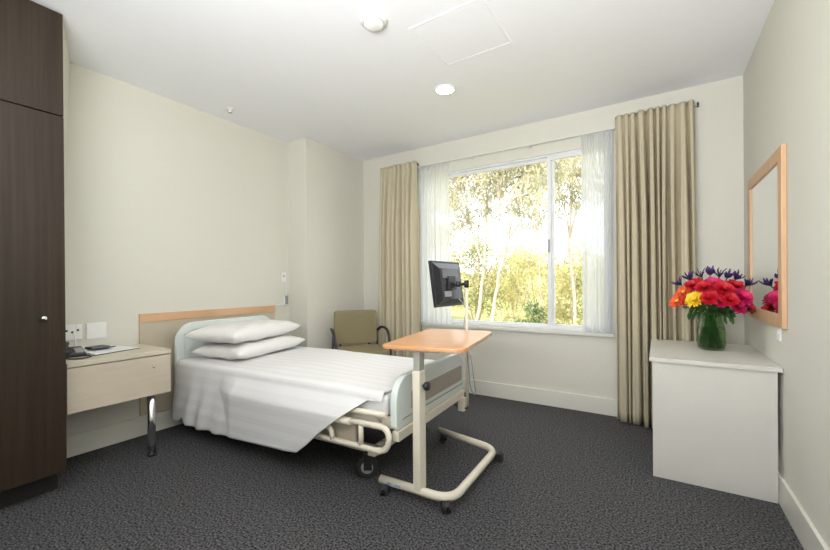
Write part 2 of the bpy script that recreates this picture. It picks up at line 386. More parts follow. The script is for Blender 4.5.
def bush(base, w_, h_, n, lm, label, seed, L=.14, W_=.06):
    rnd = random.Random(seed); root = empty('leafy_bush', base)
    cl = []
    for _ in range(14):
        a = rnd.uniform(0, 6.28); rr = rnd.uniform(0, w_*.75); zz = rnd.uniform(.25, .85)*h_
        cl.append((Vector((rr*math.cos(a), rr*math.sin(a)*.7, zz*(1-.35*rr/w_))), w_*.34*rnd.uniform(.7, 1.2)))
    s_ = MB()
    for c, cr in cl[:9]: s_.tube([Vector((0, 0, -.2)), c*.5+Vector((0, 0, .1)), c], [.04, .025, .01], 6)
    s_.build('stem', BARK, root)
    f = MB(); leaves_into(f.bm, cl, n, 0, L, W_, .3, rnd); f.build('foliage', lm, root, recalc=False)
    tag(root, label, 'bush', 'bushes on the slope outside the window')
def bush_at(px, pytop, y, w_, n, lm, label, seed, top_add=1.15, **k):
    p = zat(px, pytop, y); top = p.z+(top_add if y > 12 else 0); p.z = hill(p.x, y); bush(p, w_, (top-p.z)*1.02, n, lm, label, seed, **k)
bush_at(440, 243, 15, 1.9, 4200, LEAFY, 'yellow-green bush outside, nearest the left edge of the large pane', 21)
bush_at(476, 250, 16, 2.0, 4200, LEAFO, 'olive bush outside behind the two bare gum trunks', 22)
bush_at(512, 244, 17, 2.2, 4500, LEAFY, 'bright yellow-green bush outside right of the leaning gum trunk', 23)
bush_at(540, 252, 15, 1.6, 3600, LEAFY, 'pale bush outside just left of the window mullion', 24)
bush_at(572, 246, 14, 1.7, 4200, LEAFY, 'yellowish bush filling the narrow right pane', 25)
bush_at(532, 285, 9.5, .8, 2200, LEAFD, 'low dark green bush outside at the lower right of the large pane', 26, L=.1, W_=.045)
bush_at(505, 300, 10.5, .8, 2000, LEAFY, 'low yellow bush outside at the foot of the leaning gum', 27, L=.1, W_=.045)
bush_at(460, 290, 10.5, .9, 2200, LEAFY, 'low yellow bush outside behind the monitor', 28, L=.1, W_=.045)
bush_at(569, 292, 10, .8, 2200, LEAFO, 'low olive bush outside at the bottom of the right pane', 29, L=.1, W_=.045)
bush_at(610, 250, 14, 1.9, 3000, LEAFO, 'bush outside behind the right sheer curtain', 30)
bush_at(405, 245, 15, 1.9, 3000, LEAFO, 'bush outside behind the left sheer curtain', 31)

# ------------------------------------------------------------------ curtains
def curtain(name, x0t, x1t, x0b, x1b, yc, ztop, zbot, n, seed, m, label, cat, amp=.054, head=.11, group=None, hooks=True, thick=.004):
    rnd = random.Random(seed); ph = [rnd.uniform(-.35, .35) for _ in range(n+2)]; am = [rnd.uniform(.5, 1.35) for _ in range(n+2)]
    nz = 36
    def fn(u, v):
        z = ztop-(ztop-zbot)*(v**1.15); d = ztop-z
        k = min(1, max(0, d/(ztop-zbot)))
        x = (x0t*(1-k)+x0b*k)*(1-u)+(x1t*(1-k)+x1b*k)*u
        t = min(n, max(0, (u+.022*math.sin(2*math.pi*2.3*u+seed)*math.sin(math.pi*u)**.5)*n)); i = int(t); f = t-i
        tt_ = t+(ph[i]*(1-f)+ph[i+1]*f)*min(1, k*3)*.8
        w_ = abs(math.sin(math.pi*tt_))**.85
        sh = 1-2*w_+.12*math.sin(6*math.pi*tt_+seed)
        if d < head: A_ = amp*.55
        else: A_ = amp*(.55+.75*min(1, (d-head)/.6))
        pinch = math.exp(-((d-head)/.02)**2)
        y = yc+A_*am[i]*sh*(1-.55*pinch)+.016*pinch
        x += .012*k*math.sin(2*math.pi*t*.5+seed)+.3*(x1b-x0b)/n*.25*math.cos(2*math.pi*t)*k
        return Vector((x, y, z))
    q_ = MB().grid(fn, n*16, nz)
    o = q_.build(name, m, recalc=True)
    sm = o.modifiers.new('thick', 'SOLIDIFY'); sm.thickness = thick; sm.offset = 0
    tag(o, label, cat, group); return o
curtain('curtain', -.295, .243, -.285, .262, YB-.125, 2.545, .012, 10, 4, CURTAIN,
        'khaki pleated curtain right of the window, reaching the floor beside the white desk', 'curtain')
curtain('curtain', -2.765, -2.262, -2.80, -2.235, YB-.125, 2.515, .012, 8, 11, CURTAIN,
        'khaki pleated curtain left of the window, behind the armchair', 'curtain')
def track(x0, x1, y, z, label, nm='curtain_track', h=.018, d=.022, ends=True):
    root = empty(nm, (x0, y, z))
    MB().box(0, x1-x0, -d/2, d/2, -h/2, h/2, bev=.002).build('rail', STEEL if nm == 'curtain_track' else SKIRT, root)
    k = 0
    while .08+k*.6 < x1-x0:
        MB().box(.05+k*.6, .08+k*.6, d/2-.002, YB-y, -.012, .012).build('bracket', SKIRT, root); k += 1
    if ends:
        MB().box(-.012, 0, -.016, .016, -.014, .014, bev=.003).build('end_cap', BLACK, root)
        MB().box(x1-x0, x1-x0+.012, -.016, .016, -.014, .014, bev=.003).build('end_cap', BLACK, root)
    tag(root, label, 'curtain track'); return root
track(-.28, .262, YB-.07, 2.525, 'short metal track holding the right khaki curtain')
track(-2.75, -2.28, YB-.07, 2.495, 'short metal track holding the left khaki curtain')
track(-2.30, -.30, YB-.045, 2.478, 'long slim pale track above the window carrying the sheers', 'sheer_track', .016, .03, False)
curtain('sheer_curtain', -2.285, -1.90, -2.275, -1.885, YB-.045, 2.468, .722, 13, 5, SHEER,
        'white sheer gathered at the left side of the window', 'sheer curtain', amp=.014, head=.03, thick=.0)
curtain('sheer_curtain', -.575, -.315, -.565, -.325, YB-.045, 2.468, .722, 10, 6, SHEER,
        'white sheer gathered at the right side of the window', 'sheer curtain', amp=.014, head=.03, thick=.0)
for o in bpy.data.objects:
    if o.name.startswith('sheer_curtain'): o.modifiers.clear()

# ------------------------------------------------------------------ wardrobe
wr = empty('wardrobe', (XL, -.95, 0)); W0 = .95+.777
DX = .589  # depth to door face
MB().box(.002, DX-.02, 0, W0, .125, H-.012).build('carcass', DARKWOOD, wr)
MB().box(.002, .47, 0, W0-.01, 0, .125).build('plinth', KICK, wr)
y = W0; k = 0
while y > .01:
    y0 = max(0, y-.2675)
    MB().box(DX-.019, DX, y0+.0015, y-.0015, .13, 2.110, bev=.0015).build('door', DARKWOOD, wr)
    MB().box(DX-.019, DX, y0+.0015, y-.0015, 2.118, H-.014, bev=.0015).build('top_door', DARKWOOD, wr)
    y = y0; k += 1
    if k > 8: break
lowdoors = [o for o in bpy.data.objects if o.name.split('.')[0] == 'door' and o.parent == wr]
for i, d_ in enumerate(lowdoors):
    yy = W0-.2675*i-.0955 if i % 2 == 0 else W0-.2675*i-.172
    if yy < .05: continue
    kn = MB().lathe([(.005, 0), (.005, .010), (.012, .014), (.0135, .022), (.010, .027), (0, .028)], (DX, yy, .993), 20, Matrix.Rotation(math.pi/2, 4, 'Y'))
    kn.build('knob', CHROME, d_)
tag(wr, 'tall dark wood wardrobe with small round metal knobs, at the left wall', 'wardrobe')

# ------------------------------------------------------------------ bedside desk
dk = empty('bedside_desk', (XL, .805, 0)); DL = .565
MB().box(.002, .502, .0, DL, .690, .716, bev=.002).build('desk_top', CREAMTOP, dk)
MB().box(.002, .475, .002, DL-.006, .425, .688).build('cabinet_body', CREAM, dk)
dr = MB().box(.477, .495, .0, DL-.002, .418, .683, bev=.0015).build('drawer', CREAM, dk)
MB().lathe([(.009, 0), (.009, .003), (.006, .005), (0, .005)], (.495, .455, .612), 16, Matrix.Rotation(math.pi/2, 4, 'Y')).build('lock', CHROME, dr)
lg = MB().tube([(.455, .455, .012), (.455, .455, .425)], .024, 24).build('leg', CHROME, dk)
MB().lathe([(.028, 0), (.028, .012), (.024, .016)], (.455, .455, 0), 24).build('foot_cap', BLACK, lg)
tag(dk, 'cream wall-side desk with one wide drawer and chrome leg, beside the bed', 'desk')

# things on the desk
ZD = .7165
bd = empty('open_binder', (-3.20, 1.065, ZD), math.radians(14))
MB().box(-.125, .125, -.115, .175, 0, .004).build('cover', BLACK, bd)
MB().prism([(-.115, .004), (.12, .004), (.12, .010), (-.115, .026)], -.11, .055, 1).build('page_stack', PAPER, bd)
MB().box(-.12, .12, .057, .172, .004, .009).build('loose_page', PAPER, bd)
tag(bd, 'white open folder of papers lying on the bedside desk', 'folder')
nv = empty('dark_booklet', (-3.215, 1.06, ZD+.0265), math.radians(8))
MB().box(-.045, .05, -.06, .075, .0, .006, Matrix.Translation((0, 0, .0)), bev=.001).build('cover', NAVY, nv)
MB().box(-.042, .047, -.057, .072, .006, .009).build('page_stack', PAPER, nv)
MB().box(-.045, .05, -.06, .04, .009, .013).build('front_cover', NAVY, nv)
tag(nv, 'small dark navy booklet lying on top of the white folder', 'booklet')
ph = empty('telephone', (-3.20, .905, ZD), math.radians(-10))
MB().prism([(-.10, 0), (.10, 0), (.10, .022), (-.10, .045)], -.045, .065, 1, bev=.004).build('base', BLACK, ph)
MB().tube([(-.10, -.015, .068), (-.07, -.015, .055), (.05, -.015, .040), (.09, -.015, .044)], [.022, .014, .014, .022], 12, flat=.8).build('handset', BLACK, ph)
MB().box(-.04, .08, .02, .058, .034, .0375, Matrix.Rotation(.115, 4, 'Y')).build('keypad', GREY, ph)
tag(ph, 'black telephone at the left end of the desk, half hidden by the wardrobe', 'telephone')
FR[0] = .04
cb = MB().tube([(-3.135, .90, ZD+.006), (-3.10, .96, ZD+.005), (-3.02, .97, ZD+.005), (-2.975, .90, ZD+.005), (-3.02, .85, ZD+.005), (-3.10, .84, ZD+.005)], .0045, 8, 6).build('phone_cable', BLACK)
tag(cb, 'thin black cable coiled on the desk in front of the telephone', 'cable')
wc = MB().tube([(XL+.014, .975, .835), (XL+.04, .975, .82), (XL+.05, .98, .75), (XL+.07, .96, ZD+.005), (-3.30, .90, ZD+.01)], .003, 8, 6).build('line_cord', WHITEP, ph)
wc.matrix_parent_inverse = (Matrix.Translation(ph.location) @ Matrix.Rotation(ph.rotation_euler[2], 4, 'Z')).inverted()

# wall plates
def plate(name, y0, y1, z0, z1, label, cat, holes=(), rockers=()):
    root = empty(name, (XL, (y0+y1)/2, (z0+z1)/2))
    a, c = (y1-y0)/2, (z1-z0)/2
    MB().box(0, .009, -a, a, -c, c, bev=.0025).build('face_plate', WHITEP, root)
    for hy, hz in holes: MB().box(.0085, .0105, hy-.006, hy+.006, hz-.007, hz+.007).build('socket_hole', PEN, root)
    for hy, hz in rockers: MB().box(.009, .013, hy-.008, hy+.008, hz-.012, hz+.012, bev=.0015).build('switch_rocker', WHITEP, root)
    tag(root, label, cat); return root
plate('power_outlet', .915, 1.025, .795, .90, 'white wall socket with dark holes above the desk, nearest the wardrobe', 'socket', holes=((.0, .0), (.03, .012), (-.03, .012)), rockers=((-.02, .035), (.03, .04)))
plate('wall_plate', 1.048, 1.163, .79, .90, 'blank white wall plate above the desk, nearest the bedhead panel', 'wall plate', rockers=())
# nurse call unit near the column
nc = empty('nurse_call', (XL, 2.735, 1.24))
MB().box(0, .012, -.028, .028, -.055, .05, bev=.003).build('face_plate', WHITEP, nc)
MB().lathe([(.011, 0), (.011, .004), (0, .005)], (.012, 0, .01), 16, Matrix.Rotation(math.pi/2, 4, 'Y')).build('button', GREY, nc)
tag(nc, 'small white call panel with grey button on the wall right of the bedhead', 'call panel')
hs = empty('call_handset', (XL, 2.752, .985))
MB().box(0, .02, -.018, .018, -.05, .045, bev=.004).build('holder', WHITEP, hs)
MB().box(.02, .036, -.014, .014, -.035, .055, bev=.004).build('handset', GREY, hs)
FR[0] = .03
MB().tube([(.028, 0, .055), (.03, .0, .10), (.012, 0, .16), (.006, 0, .20)], .003, 8, 5).build('cord', WHITEP, hs)
tag(hs, 'grey hand control in a white holder below the wall call panel', 'hand control')
cdt = MB().box(XL, XL+.008, 2.62, 2.733, .945, .953).build('cable_conduit', WHITEP)
tag(cdt, 'thin white cable cover on the wall beside the bedhead panel', 'cable cover')
sw = empty('light_switch', (XR, 2.75, .895))
MB().box(-.009, 0, -.032, .032, -.045, .04, bev=.0025).build('face_plate', WHITEP, sw)
MB().box(-.013, -.009, -.008, .008, -.012, .012, bev=.0015).build('switch_rocker', WHITEP, sw)
tag(sw, 'small white wall switch below the mirror', 'switch')

# ------------------------------------------------------------------ bedhead panel
bh = empty('bedhead_panel', (XL, 1.372, 0))
MB().box(0, .019, 0, 1.238, .155, .878).build('panel', TAUPE, bh)
MB().box(0, .026, 0, 1.238, .878, .942, bev=.002).build('top_rail', OAK, bh)
tag(bh, 'low taupe panel with oak top rail fixed to the wall behind the bed', 'bedhead')

# ------------------------------------------------------------------ hospital bed
BO = Vector((-3.25, 1.575, 0)); BR = math.radians(3)
bed = empty('hospital_bed', BO, BR); BL, BW = 2.05, .93
tag(bed, 'adjustable hospital bed with pale mint end boards and lowered side rail', 'bed')
MZ = .555
mm = MB().box(.06, BL-.06, .01, BW-.01, .43, MZ, bev=.035).build('mattress', SHEET, bed)
for p in mm.data.polygons: p.use_smooth = True
def endboard(name, x, z0, z1, th, rn):
    q_ = MB(); q_.prism(rrect(-.005, BW+.005, z0, z1, (.03, .03, rn, rn), 10), x-th/2, x+th/2, 0, bev=.008)
    return q_.build(name, MINT, bed)
# headboard: a rounded hoop frame with a recessed panel
hb = MB(); outer = rrect(-.01, BW+.01, .38, .86, (.03, .03, .15, .15), 10); inner = rrect(.055, BW-.055, .50, .795, (.02, .02, .09, .09), 10)
b = bmesh.new()
for x in (-.018, .022):
    O = [b.verts.new((x, u, v)) for u, v in outer]; I = [b.verts.new((x, u, v)) for u, v in inner]
    for i in range(len(O)): b.faces.new((O[i], O[(i+1) % len(O)], I[(i+1) % len(O)], I[i]))
    if x < 0: O0, I0 = O, I
for i in range(len(O)):
    j = (i+1) % len(O); b.faces.new((O0[i], O0[j], O[j], O[i])); b.faces.new((I0[i], I[i], I[j], I0[j]))
bmesh.ops.recalc_face_normals(b, faces=b.faces[:])
es = [e for e in b.edges if len(e.link_faces) == 2 and e.link_faces[0].normal.angle(e.link_faces[1].normal) > .8]
bmesh.ops.bevel(b, geom=es, offset=.01, segments=3, profile=.6, affect='EDGES')
hb.add(b); hbo = hb.build('headboard', MINT, bed)
MB().box(-.004, .008, .045, BW-.045, .49, .805).build('inset_panel', MINT, hbo)
fb = endboard('footboard', BL, .375, .655, .04, .13)
MB().prism(rrect(.15, BW-.035, .452, .560, .018, 5), BL+.018, BL+.0235, 0).build('inset_band', BAND, fb)
MB().prism(rrect(.05, BW-.02, .418, .428, .003, 3), BL+.019, BL+.0235, 0).build('groove', BAND, fb)
# bed frame and undercarriage
f = MB()
for yy in (.02, BW-.06): f.box(.03, BL-.02, yy, yy+.04, .372, .425, bev=.005)
for xx in (.05, .7, 1.3, BL-.09): f.box(xx, xx+.05, .06, BW-.06, .375, .415, bev=.004)
f.box(BL-.012, BL+.03, .0, BW, .318, .372, bev=.006)
f.box(.0, .04, .0, BW, .318, .372, bev=.006)
f.build('bed_frame', BONE, bed)
f = MB()
for yy in (.13, BW-.17): f.box(.18, 1.86, yy, yy+.04, .15, .19, bev=.005)
for xx in (.20, 1.80): f.box(xx, xx+.05, .10, BW-.10, .15, .19, bev=.005)
for yy in (.20, BW-.24):
    f.tube([(.45, yy, .18), (.95, yy, .38)], .018); f.tube([(1.62, yy, .18), (1.12, yy, .38)], .018)
f.box(1.60, 1.66, .07, .16, .19, .30, bev=.008); f.box(1.60, 1.66, BW-.16, BW-.07, .19, .30, bev=.008)
f.build('undercarriage', BONE, bed)
f = MB().box(.55, 1.45, .22, BW-.22, .20, .30, bev=.02).build('motor_cover', GREY, bed)
f = MB().box(1.50, 1.80, -.012, .012, .25, .37, bev=.008).build('step_panel', TAUPE, bed)
# far corner sockets
MB().box(BL-.005, BL+.045, BW-.045, BW+.005, .22, .318, bev=.006).build('corner_post', BONE, bed)
MB().tube([(BL-.10, BW+.0, .30), (BL-.02, BW-.02, .245), (BL+.06, BW-.02, .24)], .008, 8).build('brake_lever', BLACK, bed)
def caster(parent, x, y, rw, wid, ang, htop, body=BONE):
    c = empty('caster', (x, y, 0), ang); c.parent = parent
    R_ = Matrix.Rotation(math.pi/2, 4, 'X')
    MB().lathe([(rw*.55, -wid/2), (rw*.9, -wid/2), (rw, -wid/2+.004), (rw, wid/2-.004), (rw*.9, wid/2), (rw*.55, wid/2)], (0, 0, rw), 28, R_).build('wheel', RUBBER, c)
    MB().lathe([(rw*.5, -wid/2-.002), (rw*.56, -wid/2), (rw*.56, wid/2), (rw*.5, wid/2+.002)], (0, 0, rw), 20, R_).build('hub', GREY, c)
    q_ = MB()
    for s_ in (-1, 1): q_.box(-rw*.3, rw*.45, s_*(wid/2+.006)-.003, s_*(wid/2+.006)+.003, rw*.8, rw*2.15, bev=.001)
    q_.box(-rw*.35, rw*.5, -wid/2-.009, wid/2+.009, rw*2.1, rw*2.25, bev=.002)
    q_.tube([(.0, 0, rw*2.2), (0, 0, htop)], .012, 10)
    q_.build('fork', body, c); return c
for (x, y_, a) in ((.25, .15, .3), (1.775, .13, .55), (.25, BW-.15, -.4), (1.775, BW-.15, .4)):
    caster(bed, x, y_, .066, .034, a, .165, BLACK)
# lowered near side rail
FR[0] = .07
sr = MB(); ys = -.055
sr.tube([(.75, ys, .275), (2.045, ys, .275), (2.06, ys, .408), (1.60, ys, .400)], .0165, 12, 8)
FR[0] = .04
sr.tube([(.80, ys+.01, .40), (1.80, ys-.004, .402)], .021, 14)
sr.tube([(1.87, ys, .402), (1.872, ys, .275)], .0145, 12)
sr.tube([(.80, ys-.01, .345), (1.665, ys-.01, .350), (1.67, ys, .275)], .0155, 12, 6)
sr.tube([(1.50, ys+.025, .455), (2.02, ys+.025, .462)], .016, 12)
sr.tube([(1.56, ys+.025, .455), (1.54, .03, .40)], .012, 10)
sr.tube([(1.95, ys+.025, .46), (1.95, .03, .40)], .012, 10)
sr.tube([(.75, ys, .275), (.74, ys, .40), (.80, ys+.01, .40)], .015, 12, 6)
sr.tube([(1.0, ys+.01, .40), (1.0, .03, .40)], .012, 10)
so = sr.build('side_rail', BONE, bed)
sr = MB(); ye = BW+.05
sr.tube([(.75, ye, .275), (1.95, ye, .275), (1.98, ye, .44), (1.5, ye, .44)], .0165, 12, 8)
sr.tube([(1.1, ye, .275), (1.1, BW-.02, .40)], .014, 10); sr.tube([(1.7, ye, .44), (1.7, BW-.02, .40)], .014, 10)
sr.build('side_rail', BONE, bed)

# blanket
def lerp_tab(tab, x):
    if x <= tab[0][0]: return tab[0][1]
    for (a, fa), (c, fc) in zip(tab, tab[1:]):
        if x <= c: return fa+(fc-fa)*(x-a)/(c-a)
    return tab[-1][1]
HEM = [(.02, .105), (.10, .11), (.16, .15), (.22, .105), (.40, .105), (.80, .135), (1.15, .15), (1.30, .155), (1.40, .165), (1.48, .22), (1.62, .33), (1.80, .46), (1.93, .548), (2.0, .553)]
TOPZ = MZ+.014
RE = .04
def blanket_pt(u, v):
    x = .03+1.955*u
    hem = lerp_tab(HEM, x); side = max(.005, TOPZ-RE-hem)
    farside = .24
    # v: 0 far hem -> 1 near hem
    va, vb, vc, vd = .16, .22, .60, .68
    Lb = BW+.0
    fy = BW+.018; ny = -.018
    if v < va: return Vector((x, fy+.012*math.sin(x*21)*(1-v/va), TOPZ-RE-farside*(1-v/va)))
    if v < vb:
        a = (v-va)/(vb-va)*math.pi/2; return Vector((x, fy-RE+RE*math.cos(a), TOPZ-RE+RE*math.sin(a)))
    if v < vc:
        t = (v-vb)/(vc-vb); yy = fy-RE-(fy-RE-(ny+RE))*t
        return Vector((x, yy, TOPZ+.004*math.sin(x*5+yy*4)+.003*math.sin(x*9-yy*7)+ (.012*math.exp(-((x-1.1)/.5)**2))*math.sin(math.pi*t)))
    if v < vd:
        a = (v-vc)/(vd-vc)*math.pi/2
        if x > 1.93: a *= max(.15, 1-(x-1.93)*12)
        return Vector((x, ny+RE-RE*math.sin(a), TOPZ-RE+RE*math.cos(a)))
    t = (v-vd)/(1-vd)
    drop = side*t; z = TOPZ-RE-drop
    k = min(1, drop/.3)
    xf = max(0, 1-abs(x-.35)/.45); xg = max(0, 1-abs(x-.75)/.5)
    fold = .010*math.sin(x*34+1.5*drop*6)*xf+.006*math.sin(x*17+drop*9+1)*xg
    bulge = .022*math.exp(-((x-.75+drop*.3)/.06)**2)
    out = -.028*k*(1+.5*math.sin(x*3.2))-.05*k*math.exp(-((x-1.25)/.5)**2)
    if x > 1.93: out = 0; fold = 0; bulge = 0
    # the skirt leans a little toward the foot at its lowest corner
    xs = x+.03*k*math.exp(-((x-1.3)/.25)**2)
    y = ny+out+fold*k*1.3-bulge*k
    cover = min(1, max(0, (x-.55)/.25))*min(1, max(0, (TOPZ-RE-z)/.10))
    if x < 1.93: y = min(y, ny-.082*cover)
    if z < .46: y = min(y, -.02)
    return Vector((xs, y, z))
def blanket_uv(u, v):
    x = .03+1.955*u; hem = lerp_tab(HEM, x); side = max(.005, TOPZ-RE-hem)
    if v < .16: return (x, -.24*(1-v/.16))
    if v < .22: return (x, (v-.16)/.06*.06)
    if v < .60: return (x, .06+(v-.22)/.38*.886)
    if v < .68: return (x, .946+(v-.60)/.08*.063)
    return (x, 1.009+(v-.68)/.32*side)
bq = MB().grid(blanket_pt, 130, 90, blanket_uv)
bl = bq.build('blanket', BLANKET)
bl.location = BO; bl.rotation_euler[2] = BR
sm = bl.modifiers.new('thick', 'SOLIDIFY'); sm.thickness = .006; sm.offset = 0
tag(bl, 'white striped cotton blanket draped over the bed, one corner hanging low', 'blanket')

# pillows
def pillow(loc, rz, Lx, Ly, Tt, label, tilt=0, seed=1):
    rnd = random.Random(seed)
    def surf(sgn):
        def fn(u, v):
            a, c = u*2-1, v*2-1
            ea, ec = abs(a), abs(c)
            # sides bow inward between the corners
            x = a*Lx/2*(1-.07*(1-ec**2)*ea**3-.0*ec); y_ = c*Ly/2*(1-.06*(1-ea**2)*ec**3)
            h = (max(0, 1-ea**4.6)**.5)*(max(0, 1-ec**4.6)**.5)
            wr_ = .004*math.sin(9*a+5*c*seed)+.003*math.sin(14*c-6*a)
            z = sgn*Tt/2*h*(1.0 if sgn > 0 else .82)+wr_*h+.010*(ea*ec)**4
            return Vector((x, y_, z))
        return fn
    q_ = MB(); q_.grid(surf(1), 36, 36); q_.grid(surf(-1), 36, 36)
    bmesh.ops.remove_doubles(q_.bm, verts=q_.bm.verts[:], dist=1e-4)
    o = q_.build('pillow', PILLOW); o.location = loc; o.rotation_euler = (0, tilt, rz)
    tag(o, label, 'pillow', 'pillows stacked at the head of the bed'); return o
pillow((-2.955, 2.06, TOPZ+.062), math.radians(12), .48, .82, .14, 'white pillow at the bottom of the stack, resting on the blanket', 0, 1)
pillow((-2.975, 2.02, TOPZ+.196), math.radians(14), .49, .84, .15, 'white pillow on top of the stack at the head of the bed', 0, 2)

# ------------------------------------------------------------------ overbed table
ot = empty('overbed_table', (-1.078, 1.74, 0))
tag(ot, 'wheeled overbed table with beech top and bone C-shaped base at the foot of the bed', 'overbed table')
ob = Vector((-1.078, 1.74, 0))
P = lambda x, y, z: (x-ob.x, y-ob.y, z)
FR[0] = .11
MB().tube([P(-1.325, 1.722, .068), P(-.885, 1.735, .068), P(-.905, 2.42, .068), P(-1.385, 2.515, .068)], .0225, 16, 10).build('base', BONE, ot)
MB().box(-.0225, .0225, -.032, .032, .075, .705, bev=.006).build('outer_column', BONE, ot)
MB().box(-.019, .019, -.026, .026, .70, .815, bev=.004).build('inner_column', STEEL, ot)
kb = MB().lathe([(.006, 0), (.006, .012), (.021, .014), (.024, .024), (.020, .036), (0, .038)], (.024, 0, .625), 20, Matrix.Rotation(math.pi/2, 4, 'Y')).build('knob', BLACK, ot)
MB().box(-.15, .12, -.02, .50, .803, .818, Matrix.Rotation(math.radians(10), 4, 'Z'), bev=.004).build('support_frame', STEEL, ot)
tt = MB().prism(rrect(-.195, .265, -.06, .71, (.03, .07, .07, .03), 8), .818, .840, 2, bev=.006, mtx=Matrix.Rotation(math.radians(10), 4, 'Z')).build('tabletop', BEECH, ot)
MB().box(-.19, -.10, -.0415, -.0385, .062, .076).build('sticker', LABELBLUE, ot)
for (x, y_, a) in ((-1.29, 1.715, -1.2), (-.93, 1.745, -.8), (-.90, 2.40, .3), (-1.34, 2.505, 2.2)):
    c = empty('caster', P(x, y_, 0), a); c.parent = ot
    R_ = Matrix.Rotation(math.pi/2, 4, 'X')
    for s_ in (-1, 1):
        MB().lathe([(.012, -.008), (.028, -.008), (.030, -.005), (.030, .005), (.028, .008), (.012, .008)], (0.020, s_*.014, .030), 20, R_).build('wheel', RUBBER, c)
    MB().prism([(-.016, .022), (.036, .022), (.044, .042), (.026, .056), (-.012, .056)], -.024, .024, 1, bev=.003).build('fork', BLACK, c)

# ------------------------------------------------------------------ bedside monitor on its pole
mo = empty('bedside_monitor', (-1.222, 2.665, 0))
tag(mo, 'black flat monitor on an arm from a thin pole at the bed foot', 'monitor')
MB().tube([(0, 0, .24), (0, 0, 1.15)], .0125, 16).build('pole', BONE, mo)
MB().box(-.02, .02, -.02, .02, .60, .66, bev=.004).build('pole_clamp', BONE, mo)
am = MB(); am.tube([(0, 0, 1.13), (0, 0, 1.185)], .018, 12); am.tube([(0, 0, 1.157), (-.045, -.05, 1.157)], .012, 10)
am.lathe([(.018, -.02), (.018, .02)], (-.045, -.05, 1.157), 16); am.tube([(-.045, -.05, 1.157), (-.085, -.065, 1.157)], .012, 10)
am.build('arm', BLACK, mo)
MT = Matrix.Translation((-.125, -.075, 1.16)) @ Matrix.Rotation(math.radians(-4), 4, 'Z') @ Matrix.Rotation(math.radians(-8), 4, 'Y')
MB().box(-.012, .010, -.205, .205, -.17, .17, MT, bev=.004).build('screen_bezel', BLACK, mo)
MB().box(-.0135, -.012, -.185, .185, -.145, .15, MT).build('screen', GLOSSBLACK, mo)
b = bmesh.new(); a4 = [(-.19, -.155), (.19, -.155), (.19, .155), (-.19, .155)]; c4 = [(-.14, -.12), (.14, -.12), (.14, .11), (-.14, .11)]
A = [b.verts.new((.010, u, v)) for u, v in a4]; B = [b.verts.new((.036, u, v)) for u, v in c4]
b.faces.new(A); b.faces.new(B)
for i in range(4): b.faces.new((A[i], A[(i+1) % 4], B[(i+1) % 4], B[i]))
q = MB(); q.add(b, MT); bk = q.build('back_cover', GLOSSBLACK, mo)
q = MB()
for k in range(9): q.box(.0355, .038, -.11, .11, .04+k*.0075, .0435+k*.0075, MT)
q.box(.0355, .038, -.11, -.02, -.10, -.06, MT)
q.build('vent_grille', GREY, bk)
MB().box(.036, .05, -.05, .05, -.05, .05, MT, bev=.003).build('mount_plate', BLACK, mo)
FR[0] = .08
MB().tube([(-.08, .0, 1.06), (-.02, .045, .98), (-.035, .03, .87), (-.01, -.03, .80), (.02, -.03, .60), (.035, -.02, .37), (.06, .02, .31), (.045, .04, .39), (.02, .02, .62)], .0045, 8, 8).build('cable', GREY, mo)

# ------------------------------------------------------------------ armchair
CD = math.atan2(.8, .6)   # chair x axis = (.8,.6); front = (.6,-.8) is local -y
ch = empty('armchair', (-2.80, 3.215, 0), CD)
tag(ch, 'olive upholstered armchair with curved black arms in the window corner', 'armchair')
MB().prism(rrect(-.235, .235, .505, .872, .03, 5), -.03, .028, 1, bev=.015, mtx=Matrix.Translation((0, .02, 0)) @ Matrix.Rotation(math.radians(-0), 4, 'X')).build('backrest', OLIVE, ch)
MB().prism(rrect(-.245, .245, -.50, -.02, .04, 5), .43, .495, 2, bev=.018).build('seat', OLIVE, ch)
q = MB(); q.box(-.22, .22, -.47, -.03, .405, .43, bev=.004); q.build('seat_frame', BLACK, ch)
for s_ in (-1, 1): MB().tube([(s_*.16, -.05, .415), (s_*.16, .052, .405), (s_*.16, .055, .60)], .011).build('back_support', BLACK, ch)
for s_ in (-1, 1):
    FR[0] = .17
    pts = [(s_*.235, .02, .63), (s_*.28, -.03, .69), (s_*.285, -.27, .68), (s_*.275, -.37, .53), (s_*.268, -.40, .43)]
    MB().tube(pts, .0145, 12, 10).build('armrest', BLACK, ch)
    FR[0] = .03
    MB().tube([(s_*.268, -.40, .43), (s_*.27, -.43, .0)], .0125, 12).build('leg', BLACK, ch)
    MB().tube([(s_*.235, .02, .655), (s_*.25, .03, .42), (s_*.25, .09, .0)], .0125, 12, 5).build('leg', BLACK, ch)

# ------------------------------------------------------------------ white desk on the right
wd = empty('white_desk', (-.045, 2.69, 0)); DW, DD = XR-(-.045)-.002, YB-.195-2.69
ZT = .715
MB().box(0, DW, 0, DD, ZT-.024, ZT, bev=.002).build('desk_top', WHITELAM, wd)
MB().box(.016, DW-.0165, .02, .045, 0, ZT-.024).build('side_panel', WHITELAM, wd)
MB().box(.016, DW-.0165, DD-.035, DD-.01, 0, ZT-.024).build('side_panel', WHITELAM, wd)
MB().box(DW-.05, DW-.03, .045, DD-.035, .25, ZT-.024).build('back_panel', WHITELAM, wd)
MB().box(.016, .03, .045, DD-.035, ZT-.09, ZT-.024).build('apron', WHITELAM, wd)
tag(wd, 'off-white laminate desk against the right wall, below the mirror', 'desk')

